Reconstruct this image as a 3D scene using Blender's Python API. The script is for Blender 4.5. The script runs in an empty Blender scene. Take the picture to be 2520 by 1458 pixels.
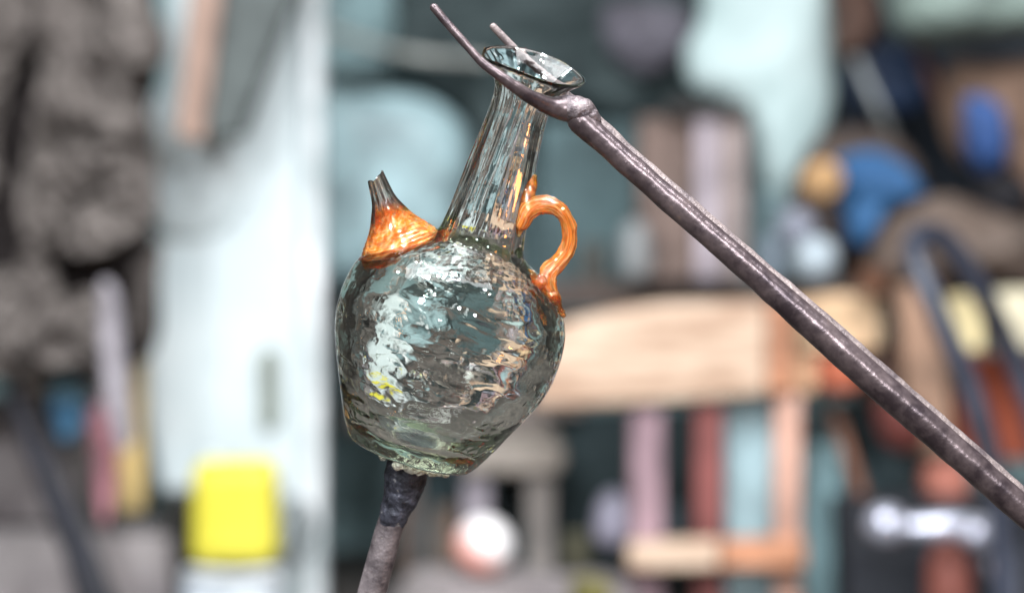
import bpy, bmesh, math, random
import numpy as np
from mathutils import Vector, Matrix

# ------------------------------------------------------------------ camera, world, lamps, exposure
scene = bpy.context.scene
COL = scene.collection
CAM_H = 0.345                       # the photographer crouches: lens 34 cm above the ground
FOCAL, SENSOR, W, H = 85.0, 36.0, 2520.0, 1458.0
K = SENSOR / FOCAL / W              # metres per picture unit at one metre
FOCUS = 0.90

cam_data = bpy.data.cameras.new('camera')
cam_data.lens = FOCAL; cam_data.sensor_width = SENSOR
cam_data.clip_start = 0.02; cam_data.clip_end = 60
cam_data.dof.use_dof = True
cam_data.dof.focus_distance = FOCUS - 0.012
cam_data.dof.aperture_fstop = 4.9
cam = bpy.data.objects.new('camera', cam_data)
COL.objects.link(cam)
cam.location = (0, 0, CAM_H); cam.rotation_euler = (math.pi / 2, 0, 0)
scene.camera = cam

world = bpy.data.worlds.new('World'); scene.world = world
world.use_nodes = True
bg = world.node_tree.nodes['Background']
bg.inputs[0].default_value = (0.80, 0.90, 0.96, 1); bg.inputs[1].default_value = 0.09

def lamp(name, loc, target, size, watts, color=(1, 1, 1), size_y=None, spread=180):
    d = bpy.data.lights.new(name, 'AREA'); d.energy = watts; d.color = color
    d.shape = 'RECTANGLE'; d.size = size; d.size_y = size_y or size; d.spread = math.radians(spread)
    o = bpy.data.objects.new(name, d); COL.objects.link(o); o.location = loc
    o.rotation_euler = (Vector(target) - Vector(loc)).to_track_quat('-Z', 'Y').to_euler()
    return o
COOL = (0.90, 0.95, 1.0)
# workshop lamps: unseen overhead lamps and front floods, multiplied to add glints on the glass
for lx, ly, lz in ((-0.62, 0.85, 1.45), (-0.2, 1.15, 1.6), (0.18, 0.80, 1.6), (-0.3, 0.6, 1.5), (0.55, 1.10, 1.5), (0.0, 0.45, 1.55), (0.75, 0.55, 1.4)):
    lamp('glint_lamp', (lx, ly, lz), (0.0, 0.95, 0.3), 0.07, 11.0, COOL, 0.06)
for lx, ly, lz, w_ in ((0.85, -0.85, 1.15, 30), (-0.75, -0.25, 1.25, 22), (0.25, -0.7, 1.35, 22), (-0.45, -0.9, 0.75, 12)):
    lamp('flood_lamp', (lx, ly, lz), (0.0, 1.0, 0.3), 0.10, w_, COOL, 0.10)
lamp('ceiling_light', (0.2, 0.9, 2.5), (0.1, 2.8, 0.2), 2.2, 46, (0.97, 0.98, 1.0), 0.9)
lamp('orange_glint_lamp', (1.05, 0.35, 0.12), (0.0, 0.9, 0.3), 0.12, 1.6, (1.0, 0.36, 0.08), 0.08)  # unseen orange lamp, added to put warm glints on the glass

scene.render.engine = 'CYCLES'
cy = scene.cycles
cy.use_denoising = True
try: cy.denoiser = 'OPENIMAGEDENOISE'
except Exception: pass
cy.max_bounces = 22; cy.transmission_bounces = 18; cy.glossy_bounces = 10
cy.diffuse_bounces = 3; cy.transparent_max_bounces = 16; cy.volume_bounces = 0
cy.caustics_reflective = False; cy.caustics_refractive = True
cy.blur_glossy = 0.4; cy.sample_clamp_indirect = 12
vs = scene.view_settings
vs.view_transform = 'Standard'; vs.look = 'None'; vs.gamma = 1.0; vs.use_curve_mapping = False
vs.exposure = 0.0

# ------------------------------------------------------------------ helpers
rng = np.random.default_rng(7)
def at(px, py, d):
    return Vector(((px - W / 2) * K * d, d, CAM_H - (py - H / 2) * K * d))
def srgb(r, g, b):
    f = lambda c: (c / 255 / 12.92) if c / 255 <= 0.04045 else ((c / 255 + 0.055) / 1.055) ** 2.4
    return (f(r), f(g), f(b), 1)
def tag(o, label=None, cat=None, group=None, kind=None):
    if label: o['label'] = label
    if cat: o['category'] = cat
    if group: o['group'] = group
    if kind: o['kind'] = kind
    return o
def empty(name, loc, label, cat, group=None, mat=None):
    o = bpy.data.objects.new(name, None); COL.objects.link(o)
    o.empty_display_size = 0.02
    o.matrix_world = mat if mat is not None else Matrix.Translation(loc)
    INV[o.name] = o.matrix_world.inverted()
    return tag(o, label, cat, group)
INV = {}
def field(P, wl, seed, n=28, aniso=(1, 1, 1)):
    """smooth random field of about unit variance with wavelengths near wl"""
    r = np.random.default_rng(seed)
    out = np.zeros(len(P))
    Q = P * np.array(aniso)
    for _ in range(n):
        d = r.normal(size=3); d /= np.linalg.norm(d)
        k = 2 * math.pi / (wl * r.uniform(0.65, 1.7))
        out += np.cos(Q @ (d * k) + r.uniform(0, 6.28))
    return out * math.sqrt(2.0 / n)
def build(name, verts, faces, mat, parent=None, smooth=True):
    """link ONE mesh object; world-space verts are moved into the parent's frame"""
    if parent is not None and parent.name in INV:
        M = INV[parent.name]
        verts = [M @ Vector(v) for v in verts]
    me = bpy.data.meshes.new(name)
    me.from_pydata([tuple(v) for v in verts], [], faces)
    if smooth: me.polygons.foreach_set('use_smooth', [True] * len(me.polygons))
    me.materials.append(mat); me.update()
    o = bpy.data.objects.new(name, me); COL.objects.link(o)
    if parent is not None:
        o.parent = parent
        INV.setdefault(o.name, INV.get(parent.name))
    return o
def from_bm(name, bm, mat, parent=None, smooth=False):
    bm.normal_update()
    vs_ = [v.co.copy() for v in bm.verts]; bm.verts.index_update()
    fs = [[v.index for v in f.verts] for f in bm.faces]
    bm.free()
    return build(name, vs_, fs, mat, parent, smooth)
def spline(pts, n):
    """Catmull-Rom through pts (any dimension) -> n samples"""
    P = np.array(pts, float); m = len(P)
    ext = np.vstack([2 * P[0] - P[1], P, 2 * P[-1] - P[-2]])
    out = []
    for t in np.linspace(0, m - 1 - 1e-9, n):
        i = int(t); f = t - i
        a, b, c, d = ext[i:i + 4]
        out.append(0.5 * ((2 * b) + (c - a) * f + (2 * a - 5 * b + 4 * c - d) * f * f + (3 * b - a - 3 * c + d) * f ** 3))
    return np.array(out)
def tube(name, path, radii, mat, parent=None, n=96, sides=28, noise=0.0, wl=0.01, seed=1, flat=1.0, ridge=0, ridge_amp=0.0):
    """swept round bar through path points with a radius at each; rounded ends"""
    Q = spline([list(p) + [r] for p, r in zip(path, radii)], n)
    C, R = Q[:, :3], Q[:, 3]
    T = np.gradient(C, axis=0); T /= np.linalg.norm(T, axis=1)[:, None]
    up = np.array([0.0, -1.0, 0.0])
    verts = []
    rings = []
    # caps
    steps = [(0, -c, math.sqrt(max(0, 1 - c * c))) for c in (0.97, 0.8, 0.5)] + [(i, 0, 1) for i in range(n)] + \
            [(n - 1, c, math.sqrt(max(0, 1 - c * c))) for c in (0.5, 0.8, 0.97)]
    for (i, off, sc) in steps:
        t = T[i]; a = up - t * (up @ t); a /= np.linalg.norm(a); b = np.cross(t, a)
        c0 = C[i] + t * off * R[i]
        ring = []
        for k in range(sides):
            th = 2 * math.pi * k / sides
            rr = R[i] * sc * (1 + (ridge_amp * math.cos(ridge * th + 0.6 * math.sin(i * 0.11)) if ridge else 0))
            p = c0 + rr * (math.cos(th) * a * flat + math.sin(th) * b)
            ring.append(len(verts)); verts.append(p)
        rings.append(ring)
    V = np.array(verts)
    if noise:
        cen = np.repeat(np.array([C[i] for i, _, _ in steps]), sides, axis=0)
        dirv = V - cen; ln = np.linalg.norm(dirv, axis=1)[:, None] + 1e-9
        V = V + dirv / ln * (field(V, wl, seed) * noise + field(V, wl * 0.4, seed + 1) * noise * 0.4)[:, None]
    F = []
    for r0, r1 in zip(rings[:-1], rings[1:]):
        for k in range(sides):
            F.append((r0[k], r0[(k + 1) % sides], r1[(k + 1) % sides], r1[k]))
    F.append(tuple(reversed(rings[0]))); F.append(tuple(rings[-1]))
    return build(name, [Vector(v) for v in V], F, mat, parent)
def lathe(name, prof, origin, axis, mat, parent=None, seg=40, noise=0.0, wl=0.02, seed=3):
    """surface of revolution: prof = [(along, radius)]"""
    ax = Vector(axis).normalized()
    a = ax.orthogonal().normalized(); b = ax.cross(a)
    V = []; F = []
    for (t, r) in prof:
        for k in range(seg):
            th = 2 * math.pi * k / seg
            V.append(Vector(origin) + ax * t + (a * math.cos(th) + b * math.sin(th)) * max(r, 1e-5))
    if noise:
        A = np.array([list(v) for v in V]); c = np.array(origin)
        n = field(A, wl, seed) * noise
        V = [v + (v - Vector(origin)).normalized() * float(x) for v, x in zip(V, n)]
    for i in range(len(prof) - 1):
        for k in range(seg):
            F.append((i * seg + k, i * seg + (k + 1) % seg, (i + 1) * seg + (k + 1) % seg, (i + 1) * seg + k))
    F.append(tuple(reversed(range(seg)))); F.append(tuple(range((len(prof) - 1) * seg, len(prof) * seg)))
    return build(name, V, F, mat, parent)
def ball(name, px, py, d, r_px, mat, parent=None, squash=1.0, noise=0.0, seed=4):
    r = r_px * K * d
    prof = [(-r * squash * math.cos(a), r * math.sin(a)) for a in np.linspace(0.02, math.pi - 0.02, 22)]
    return lathe(name, prof, at(px, py, d), (0, 0, 1), mat, parent, 36, noise * r, r * 0.9, seed)
def pillow(name, pts, d, thick, mat, parent=None, amp=0.0, wl=0.06, seed=1, power=2.2, rings=26, nang=110, center=None, fine=0.2):
    """soft cloth-like body: smooth closed outline (picture units at distance d), thickness thick, creased by noise"""
    P = [at(x, y, d) for x, y in pts]
    loop = spline([list(p) for p in P + P[:3]], 400)
    per = 400 * len(P) / (len(P) + 2)
    idx0 = 400 / (len(P) + 2)
    L = loop[[int(idx0 + (i / nang) * per) % 400 for i in range(nang)]]
    c = np.array(list(at(*center, d))) if center else L.mean(axis=0)
    V = []
    for side in (-1, 1):
        for j in range(rings):
            t = (j + 1) / rings
            y = side * 0.5 * thick * max(0.0, 1 - t ** power) ** (1 / power)
            ring = c + (L - c) * t
            ring[:, 1] += y
            V.append(ring)
        cc = c.copy(); cc[1] += side * 0.5 * thick
        V.append(cc[None, :])
    A = np.vstack(V)
    if amp:
        n = field(A, wl, seed) + 0.35 * field(A, wl * 0.5, seed + 9) + fine * field(A, wl * 0.22, seed + 5)
        n2 = field(A, wl * 1.4, seed + 3)
        A[:, 1] -= n * amp
        A[:, 0] += n2 * amp * 0.35; A[:, 2] += np.roll(n2, 7) * amp * 0.25
    F = []
    blk = rings * nang + 1
    for s in (0, 1):
        o = s * blk
        def q(a, b, c_, d_): F.append((a, b, c_, d_) if s == 0 else (d_, c_, b, a))
        for j in range(rings - 1):
            for k in range(nang):
                k2 = (k + 1) % nang
                q(o + j * nang + k, o + j * nang + k2, o + (j + 1) * nang + k2, o + (j + 1) * nang + k)
        for k in range(nang):
            t3 = (o + rings * nang, o + (k + 1) % nang, o + k)
            F.append(t3 if s == 0 else tuple(reversed(t3)))
    ol = (rings - 1) * nang
    for k in range(nang):
        F.append((ol + k, ol + (k + 1) % nang, blk + ol + (k + 1) % nang, blk + ol + k))
    return build(name, [Vector(v) for v in A], F, mat, parent)
def prism(name, pts, d, thick, mat, parent=None, bevel=0.004, noise=0.0, seed=1):
    """flat-fronted solid: straight outline at distance d, running back by thick, edges rounded"""
    bm = bmesh.new()
    f = bm.faces.new([bm.verts.new(at(x, y, d)) for x, y in pts])
    r = bmesh.ops.extrude_face_region(bm, geom=[f])
    bmesh.ops.translate(bm, vec=(0, thick, 0), verts=[e for e in r['geom'] if isinstance(e, bmesh.types.BMVert)])
    bmesh.ops.recalc_face_normals(bm, faces=bm.faces)
    if bevel:
        bmesh.ops.bevel(bm, geom=list(bm.edges), offset=bevel, segments=3, affect='EDGES', profile=0.6)
    return from_bm(name, bm, mat, parent)
def rect(x0, y0, x1, y1): return [(x0, y0), (x1, y0), (x1, y1), (x0, y1)]

# ------------------------------------------------------------------ materials
MATS = {}
def pmat(name, c0, c1=None, rough=0.7, scale=14, metallic=0.0, bump=0.25, bscale=90, detail=6, spec=0.4, stretch=None, contrast=(0.35, 0.65), third=None):
    m = bpy.data.materials.new(name); m.use_nodes = True
    nt = m.node_tree; b = nt.nodes['Principled BSDF']
    b.inputs['Roughness'].default_value = rough; b.inputs['Metallic'].default_value = metallic
    b.inputs['Specular IOR Level'].default_value = spec
    tc = nt.nodes.new('ShaderNodeTexCoord'); mp = nt.nodes.new('ShaderNodeMapping')
    nt.links.new(tc.outputs['Object'], mp.inputs[0])
    if stretch: mp.inputs['Scale'].default_value = stretch
    nz = nt.nodes.new('ShaderNodeTexNoise'); nz.inputs['Scale'].default_value = scale; nz.inputs['Detail'].default_value = detail
    nz.inputs['Roughness'].default_value = 0.65
    nt.links.new(mp.outputs[0], nz.inputs['Vector'])
    cr = nt.nodes.new('ShaderNodeValToRGB')
    cr.color_ramp.elements[0].position, cr.color_ramp.elements[1].position = contrast
    cr.color_ramp.elements[0].color = c0; cr.color_ramp.elements[1].color = c1 or c0
    if third:
        e = cr.color_ramp.elements.new(min(0.97, contrast[1] + 0.1)); e.color = third
    nt.links.new(nz.outputs['Fac'], cr.inputs[0]); nt.links.new(cr.outputs[0], b.inputs['Base Color'])
    if bump:
        n2 = nt.nodes.new('ShaderNodeTexNoise'); n2.inputs['Scale'].default_value = bscale; n2.inputs['Detail'].default_value = 5
        nt.links.new(mp.outputs[0], n2.inputs['Vector'])
        bp = nt.nodes.new('ShaderNodeBump'); bp.inputs['Strength'].default_value = bump; bp.inputs['Distance'].default_value = 0.004
        nt.links.new(n2.outputs['Fac'], bp.inputs['Height']); nt.links.new(bp.outputs[0], b.inputs['Normal'])
    MATS[name] = m
    return m
def flat(name, r, g, b, v=0.55, **kw):
    c = srgb(r, g, b); c0 = tuple(x * v for x in c[:3]) + (1,)
    c1 = tuple(min(0.92, x * (2 - v)) for x in c[:3]) + (1,)
    return pmat(name, c0, c1, **kw)

def glass_material(name):
    """outer skin: smooth with scattered dimples that glint; inner skin: patches of crackle between clear areas"""
    m = bpy.data.materials.new(name); m.use_nodes = True
    nt = m.node_tree; nt.nodes.clear(); N = nt.nodes.new; L = nt.links.new
    out = N('ShaderNodeOutputMaterial'); g = N('ShaderNodeBsdfGlass')
    g.inputs['IOR'].default_value = 1.5; g.inputs['Roughness'].default_value = 0.0
    g.inputs['Color'].default_value = (0.99, 0.997, 0.992, 1)
    tc = N('ShaderNodeTexCoord')
    sk = N('ShaderNodeAttribute'); sk.attribute_name = 'inner_skin'
    warp = N('ShaderNodeTexNoise'); warp.inputs['Scale'].default_value = 160; warp.inputs['Detail'].default_value = 3
    L(tc.outputs['Object'], warp.inputs['Vector'])
    mix = N('ShaderNodeVectorMath'); mix.operation = 'MULTIPLY_ADD'
    mix.inputs[1].default_value = (0.005, 0.005, 0.005)
    L(warp.outputs['Color'], mix.inputs[0]); L(tc.outputs['Object'], mix.inputs[2])
    def skin(side, prev):
        vor = N('ShaderNodeTexVoronoi'); L(mix.outputs[0], vor.inputs['Vector'])
        pn = N('ShaderNodeTexNoise'); pn.inputs['Detail'].default_value = 2; L(tc.outputs['Object'], pn.inputs['Vector'])
        pr = N('ShaderNodeMapRange'); L(pn.outputs['Fac'], pr.inputs[0])
        bp = N('ShaderNodeBump'); bp.inputs['Distance'].default_value = 0.0006
        if side == 'outer':
            vor.inputs['Scale'].default_value = 210
            dm = N('ShaderNodeMapRange'); dm.interpolation_type = 'SMOOTHSTEP'
            dm.inputs[1].default_value = 0.10; dm.inputs[2].default_value = 0.46; dm.inputs[3].default_value = 1; dm.inputs[4].default_value = 0
            L(vor.outputs['Distance'], dm.inputs[0]); h = dm.outputs[0]
            pn.inputs['Scale'].default_value = 95
            vals = (0.54, 0.68, 0.0, 0.4)
            w = N('ShaderNodeMath'); w.operation = 'SUBTRACT'; w.inputs[0].default_value = 1.0; L(sk.outputs['Fac'], w.inputs[1]); wo = w.outputs[0]
        else:
            vor.inputs['Scale'].default_value = 120; vor.feature = 'SMOOTH_F1'; vor.inputs['Smoothness'].default_value = 0.15
            nz = N('ShaderNodeTexNoise'); nz.inputs['Scale'].default_value = 380; nz.inputs['Detail'].default_value = 3
            L(tc.outputs['Object'], nz.inputs['Vector'])
            add = N('ShaderNodeMath'); add.operation = 'MULTIPLY_ADD'; add.inputs[1].default_value = 0.3
            L(nz.outputs['Fac'], add.inputs[0]); L(vor.outputs['Distance'], add.inputs[2]); h = add.outputs[0]
            pn.inputs['Scale'].default_value = 70
            vals = (0.50, 0.68, 0.015, 0.36); wo = sk.outputs['Fac']
        for k, v in zip((1, 2, 3, 4), vals): pr.inputs[k].default_value = v
        mu = N('ShaderNodeMath'); mu.operation = 'MULTIPLY'; L(pr.outputs[0], mu.inputs[0]); L(wo, mu.inputs[1])
        L(mu.outputs[0], bp.inputs['Strength']); L(h, bp.inputs['Height'])
        if prev: L(prev, bp.inputs['Normal'])
        return bp.outputs[0]
    L(skin('inner', skin('outer', None)), g.inputs['Normal'])
    va = N('ShaderNodeVolumeAbsorption'); va.inputs['Color'].default_value = (0.66, 0.80, 0.30, 1); va.inputs['Density'].default_value = 9
    L(g.outputs[0], out.inputs['Surface']); L(va.outputs[0], out.inputs['Volume'])
    return m
def at_2(N, L):
    a = N('ShaderNodeAttribute'); a.attribute_name = 'grain'
    return a.outputs['Vector']
def orange_glass(name, spout=False):
    m = bpy.data.materials.new(name); m.use_nodes = True
    nt = m.node_tree; nt.nodes.clear(); N = nt.nodes.new; L = nt.links.new
    out = N('ShaderNodeOutputMaterial'); g = N('ShaderNodeBsdfGlass'); g.inputs['IOR'].default_value = 1.5
    g.inputs['Roughness'].default_value = 0.03
    tc = N('ShaderNodeTexCoord')
    at_ = N('ShaderNodeAttribute'); at_.attribute_name = 'tint'
    cr = N('ShaderNodeValToRGB')
    e = cr.color_ramp.elements
    e[0].position = 0.0; e[0].color = (1.0, 0.66, 0.28, 1)
    e[1].position = 1.0; e[1].color = (0.98, 0.96, 0.93, 1)
    k = e.new(0.5); k.color = (0.99, 0.58, 0.26, 1)
    L(at_.outputs['Fac'], cr.inputs[0]); L(cr.outputs[0], g.inputs['Color'])
    m1 = N('ShaderNodeBsdfPrincipled'); m1.inputs['Base Color'].default_value = (1.0, 0.29, 0.055, 1)
    m1.inputs['Subsurface Weight'].default_value = 1.0; m1.inputs['Subsurface Radius'].default_value = (1.0, 0.45, 0.15)
    m1.inputs['Subsurface Scale'].default_value = 0.004; m1.inputs['Roughness'].default_value = 0.06
    sn = N('ShaderNodeTexNoise'); sn.inputs['Scale'].default_value = 640; L(at_2(N, L), sn.inputs['Vector'])
    sr = N('ShaderNodeValToRGB'); sr.color_ramp.elements[0].position = 0.42; sr.color_ramp.elements[0].color = (1.0, 0.23, 0.03, 1)
    sr.color_ramp.elements[1].position = 0.68; sr.color_ramp.elements[1].color = (1.0, 0.48, 0.20, 1)
    L(sn.outputs['Fac'], sr.inputs[0]); L(sr.outputs[0], m1.inputs['Base Color'])
    # milky streaks
    mp = N('ShaderNodeMapping'); mp.inputs['Scale'].default_value = (1, 1, 1)
    nz = N('ShaderNodeTexNoise'); nz.inputs['Scale'].default_value = 300; nz.inputs['Detail'].default_value = 4
    L(at_2(N, L), nz.inputs['Vector'])
    rm = N('ShaderNodeMapRange'); rm.inputs[1].default_value = 0.40; rm.inputs[2].default_value = 0.60
    rm.inputs[3].default_value = 0.26; rm.inputs[4].default_value = 0.68
    L(nz.outputs['Fac'], rm.inputs[0])
    inv = N('ShaderNodeMath'); inv.operation = 'SUBTRACT'; inv.inputs[0].default_value = 1.0; L(at_.outputs['Fac'], inv.inputs[1])
    mu = N('ShaderNodeMath'); mu.operation = 'MULTIPLY'; mu.use_clamp = True
    L(rm.outputs[0], mu.inputs[0]); L(inv.outputs[0], mu.inputs[1])
    m2 = N('ShaderNodeMixShader'); L(mu.outputs[0], m2.inputs[0]); L(g.outputs[0], m2.inputs[1]); L(m1.outputs[0], m2.inputs[2])
    gl = N('ShaderNodeBsdfGlossy'); gl.inputs['Roughness'].default_value = 0.04
    fr = N('ShaderNodeFresnel'); fr.inputs['IOR'].default_value = 1.5
    m3 = N('ShaderNodeMixShader'); L(fr.outputs[0], m3.inputs[0]); L(m2.outputs[0], m3.inputs[1]); L(gl.outputs[0], m3.inputs[2])
    n2 = N('ShaderNodeTexNoise'); n2.inputs['Scale'].default_value = 300; L(tc.outputs['Object'], n2.inputs['Vector'])
    bp = N('ShaderNodeBump'); bp.inputs['Strength'].default_value = 0.22; bp.inputs['Distance'].default_value = 0.0005
    L(n2.outputs['Fac'], bp.inputs['Height'])
    for s in (g, gl, m1): L(bp.outputs[0], s.inputs['Normal'])
    L(m3.outputs[0], out.inputs['Surface'])
    return m
def set_grain(o, vecs):
    a = o.data.attributes.new('grain', 'FLOAT_VECTOR', 'POINT'); a.data.foreach_set('vector', np.array(vecs, float).ravel().tolist())
def set_tint(o, vals):
    a = o.data.attributes.new('tint', 'FLOAT', 'POINT'); a.data.foreach_set('value', list(map(float, vals)))

M_glass = glass_material('rippled_clear_glass')
M_orange = orange_glass('orange_glass')
M_iron = pmat('forged_iron', srgb(60, 50, 53), srgb(108, 94, 94), rough=0.30, scale=85, metallic=0.6, bump=0.08, bscale=420, third=srgb(134, 112, 100), detail=12, contrast=(0.38, 0.62))
M_iron_knob = pmat('knob_iron', srgb(60, 52, 56), srgb(110, 98, 98), rough=0.42, scale=120, metallic=0.5, bump=0.5, bscale=300, third=srgb(176, 158, 140), detail=10, contrast=(0.4, 0.62))
M_iron_dusty = pmat('scaled_iron', srgb(76, 66, 68), srgb(136, 122, 118), rough=0.5, scale=110, metallic=0.4, bump=0.22, bscale=800)
M_seam = pmat('seam_scale', srgb(120, 100, 90), srgb(205, 178, 150), rough=0.7, scale=420, bump=0.3, bscale=900)
M_punty_head = pmat('burnt_iron', srgb(30, 30, 36), srgb(74, 74, 84), rough=0.5, scale=240, metallic=0.3, bump=0.4, bscale=420, third=srgb(190, 184, 176), contrast=(0.36, 0.63))
M_punty = pmat('worn_iron_pipe', srgb(70, 62, 64), srgb(150, 138, 138), rough=0.5, scale=70, detail=10, metallic=0.35, bump=0.2, bscale=500, third=srgb(186, 190, 200))
M_crust = pmat('pale_glass_crust', srgb(170, 160, 140), srgb(240, 236, 226), rough=0.55, scale=500, bump=0.8, bscale=700)
M_ring = flat('hot_dark_ring', 62, 26, 34, rough=0.5, bscale=600)

# ------------------------------------------------------------------ the setting
M_wall = pmat('teal_painted_plaster', srgb(116, 140, 142), srgb(150, 174, 175), rough=0.8, scale=3.2, bump=0.2, bscale=40)
M_ground = pmat('sooty_floor', srgb(30, 27, 26), srgb(78, 71, 66), rough=0.9, scale=14, bump=0.4, bscale=60)
M_mound = pmat('grey_concrete', srgb(112, 104, 104), srgb(152, 144, 142), rough=0.9, scale=8, bump=0.4, bscale=60)
WALL_D = 3.3
def sheet(name, verts, mat):
    return tag(build(name, [Vector(v) for v in verts], [(0, 1, 2, 3)], mat, smooth=False), kind='structure')
sheet('ground', [(-6, -3, 0), (6, -3, 0), (6, 8, 0), (-6, 8, 0)], M_ground)
bm = bmesh.new(); bmesh.ops.create_cube(bm, size=1)
bmesh.ops.scale(bm, vec=(7.0, 0.15, 3.0), verts=bm.verts); bmesh.ops.translate(bm, vec=(0, WALL_D + 0.30, 1.49), verts=bm.verts)
tag(from_bm('wall_sooty', bm, pmat('sooty_brown_plaster', srgb(44, 40, 38), srgb(84, 76, 70), rough=0.9, scale=4)), kind='structure')
bm = bmesh.new(); bmesh.ops.create_cube(bm, size=1)
bmesh.ops.scale(bm, vec=(2.0, 0.15, 1.5), verts=bm.verts); bmesh.ops.translate(bm, vec=(0, WALL_D + 0.08, 0.745), verts=bm.verts)
tag(from_bm('wall', bm, M_wall), kind='structure')

# ------------------------------------------------------------------ the jug
S = K * FOCUS                                    # metres per picture unit at the jug
TILT = math.radians(8)                           # leaning towards the lens
sa, ca = 0.3015, 0.9535                          # leaning to the right in the picture
zax = Vector((sa * math.cos(TILT), -math.sin(TILT), ca * math.cos(TILT))).normalized()
xax = Vector((ca, 0, -sa)).normalized()
yax = zax.cross(xax)
base = at(1013, 1118, FOCUS + 0.0118)
JM = Matrix((xax, yax, zax)).transposed().to_4x4(); JM.translation = base
def axis_depth(px, py):
    """distance of the jug's axis at the height of a picture point"""
    u = (px - 1013) * sa - (py - 1118) * ca
    return FOCUS + 0.0118 - u * S * math.tan(TILT)
def near(px, py, rel):
    """point on the sight line of (px, py), rel picture units behind the jug's axis"""
    return at(px, py, axis_depth(px, py) + rel * S)
jug = empty('glass_jug', None, 'clear rippled glass jug with orange spout and orange handle held in the iron tongs', 'jug', mat=JM)

prof_o = [(0, 0), (1, 60), (1.5, 110), (0, 138), (3, 152), (12, 163), (40, 181), (75, 200), (125, 224), (178, 249), (228, 268), (275, 280),
          (325, 284), (375, 281), (420, 269), (455, 250), (485, 223), (508, 187), (525, 149), (542, 117), (562, 101), (590, 95), (630, 90),
          (690, 86), (760, 83), (830, 80), (885, 79), (920, 81), (942, 87), (960, 98), (976, 113), (989, 127), (996, 133), (1000, 134.5)]
prof_i = [(1003, 133), (1002, 129), (993, 119), (979, 103), (962, 85), (940, 70), (915, 63), (880, 59), (820, 60), (740, 62), (660, 66), (600, 70),
          (560, 72), (535, 80), (515, 101), (495, 134), (470, 171), (440, 203), (400, 227), (350, 240), (300, 241), (240, 231), (180, 209),
          (130, 181), (90, 155), (64, 132), (51, 104), (47, 70), (46, 40), (46, 0)]
def resample(pr, n):
    P = spline(pr, 900); d = np.r_[0, np.cumsum(np.linalg.norm(np.diff(P, axis=0), axis=1))]
    t = np.linspace(0, d[-1], n)
    return np.c_[np.interp(t, d, P[:, 0]), np.maximum(0, np.interp(t, d, P[:, 1]))]
NT, NO, NI = 420, 430, 400
po, pi_ = resample(prof_o, NO), resample(prof_i, NI)
PR = np.vstack([po, pi_]); inner = np.r_[np.zeros(NO), np.ones(NI)]
PR[0, 1] = PR[-1, 1] = 0.4
nr = len(PR)
tan = np.gradient(PR, axis=0); tan[NO - 1] = tan[NO - 2]; tan[NO] = tan[NO + 1]
tan /= np.linalg.norm(tan, axis=1)[:, None] + 1e-9
nrm = np.c_[-tan[:, 1], tan[:, 0]]              # (du, dr) pointing out of the glass
nrm *= np.where(nrm[:, 1] * (1 - 2 * inner) < 0, -1, 1)[:, None] if False else 1
nrm = np.c_[-tan[:, 1], tan[:, 0]]
th = np.linspace(0, 2 * math.pi, NT, endpoint=False)
u = np.repeat(PR[:, 0], NT); r = np.repeat(PR[:, 1], NT); T = np.tile(th, nr)
X, Y, Z = r * np.cos(T), r * np.sin(T), u / math.cos(TILT)
P3 = np.c_[X, Y, Z] * S
inn = np.repeat(inner, NT)
neck = 1 / (1 + np.exp(-(u - 560) / 22)); lip = 1 / (1 + np.exp(-(u - 945) / 10))
edge = np.clip(r / 60, 0, 1)
# dents of the hot bubble (both skins), streaks wound round the shoulder, flutes drawn out along the neck
swirl = np.c_[np.cos(T) * 0.02, np.sin(T) * 0.02, P3[:, 2] * 3.2 + 0.006 * np.sin(T)]
flute = np.c_[np.cos(T) * 0.014, np.sin(T) * 0.014, P3[:, 2] * 0.10]
step = lambda f, k: np.tanh(k * f)                 # terraces: clear panes with sharp bends between them
A1 = field(P3, 0.0150, 11) * 0.000028 + step(field(P3, 0.0080, 12, 28, (1, 1, 2.2)), 3) * 0.000012
A2 = step(field(P3, 0.0170, 21, 28, (1, 1, 2.2)), 3.0) * 0.000050 + step(field(P3, 0.0095, 22, 28, (1, 1, 2.4)), 3.0) * 0.000017 + field(P3, 0.019, 23, 28, (0.6, 0.6, 1.6)) * 0.00013
A3 = field(swirl, 0.013, 31) * 0.000035
A4 = field(flute, 0.0065, 41, 40) * 0.00008 + field(flute, 0.0030, 43, 40) * 0.00005 + field(flute, 0.0017, 44, 40) * 0.000012
disp = np.where(inn > 0.5, A2 * (1 - 0.6 * neck) + A4 * 1.1 * neck, (A1 * (1 - 0.6 * neck) + A3 * (1 - neck) + A4 * neck * 0.8))
disp += (1 - inn) * np.exp(-((u - 515) / 55) ** 2) * field(P3, 0.0034, 71, 40) * 0.000045
disp += (1 - inn) * np.exp(-((u - 30) / 40) ** 2) * field(P3, 0.004, 72, 40) * 0.00004
disp *= edge * (1 - 0.8 * lip)
wob = field(P3, 0.06, 51) * 0.0006 * edge          # hand-made: both skins wander together
nu, nrr = np.repeat(nrm[:, 0], NT), np.repeat(nrm[:, 1], NT)
P3[:, 0] += (disp * nrr + wob) * np.cos(T); P3[:, 1] += (disp * nrr + wob) * np.sin(T); P3[:, 2] += disp * nu
P3[:, 2] += lip * P3[:, 1] * 0.15                  # the mouth has been pulled open towards the lens
P3[:, 2] += lip * (field(np.c_[np.cos(T), np.sin(T), T * 0], 1.4, 61) * 0.0007)
I = np.arange(nr * NT).reshape(nr, NT)
q = np.stack([I[:-1], np.roll(I, -1, 1)[:-1], np.roll(I, -1, 1)[1:], I[1:]], -1).reshape(-1, 4)
me = bpy.data.meshes.new('body')
faces = q.tolist() + [list(reversed(I[0].tolist())), I[-1].tolist()]
me.from_pydata(P3.tolist(), [], faces)
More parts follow.
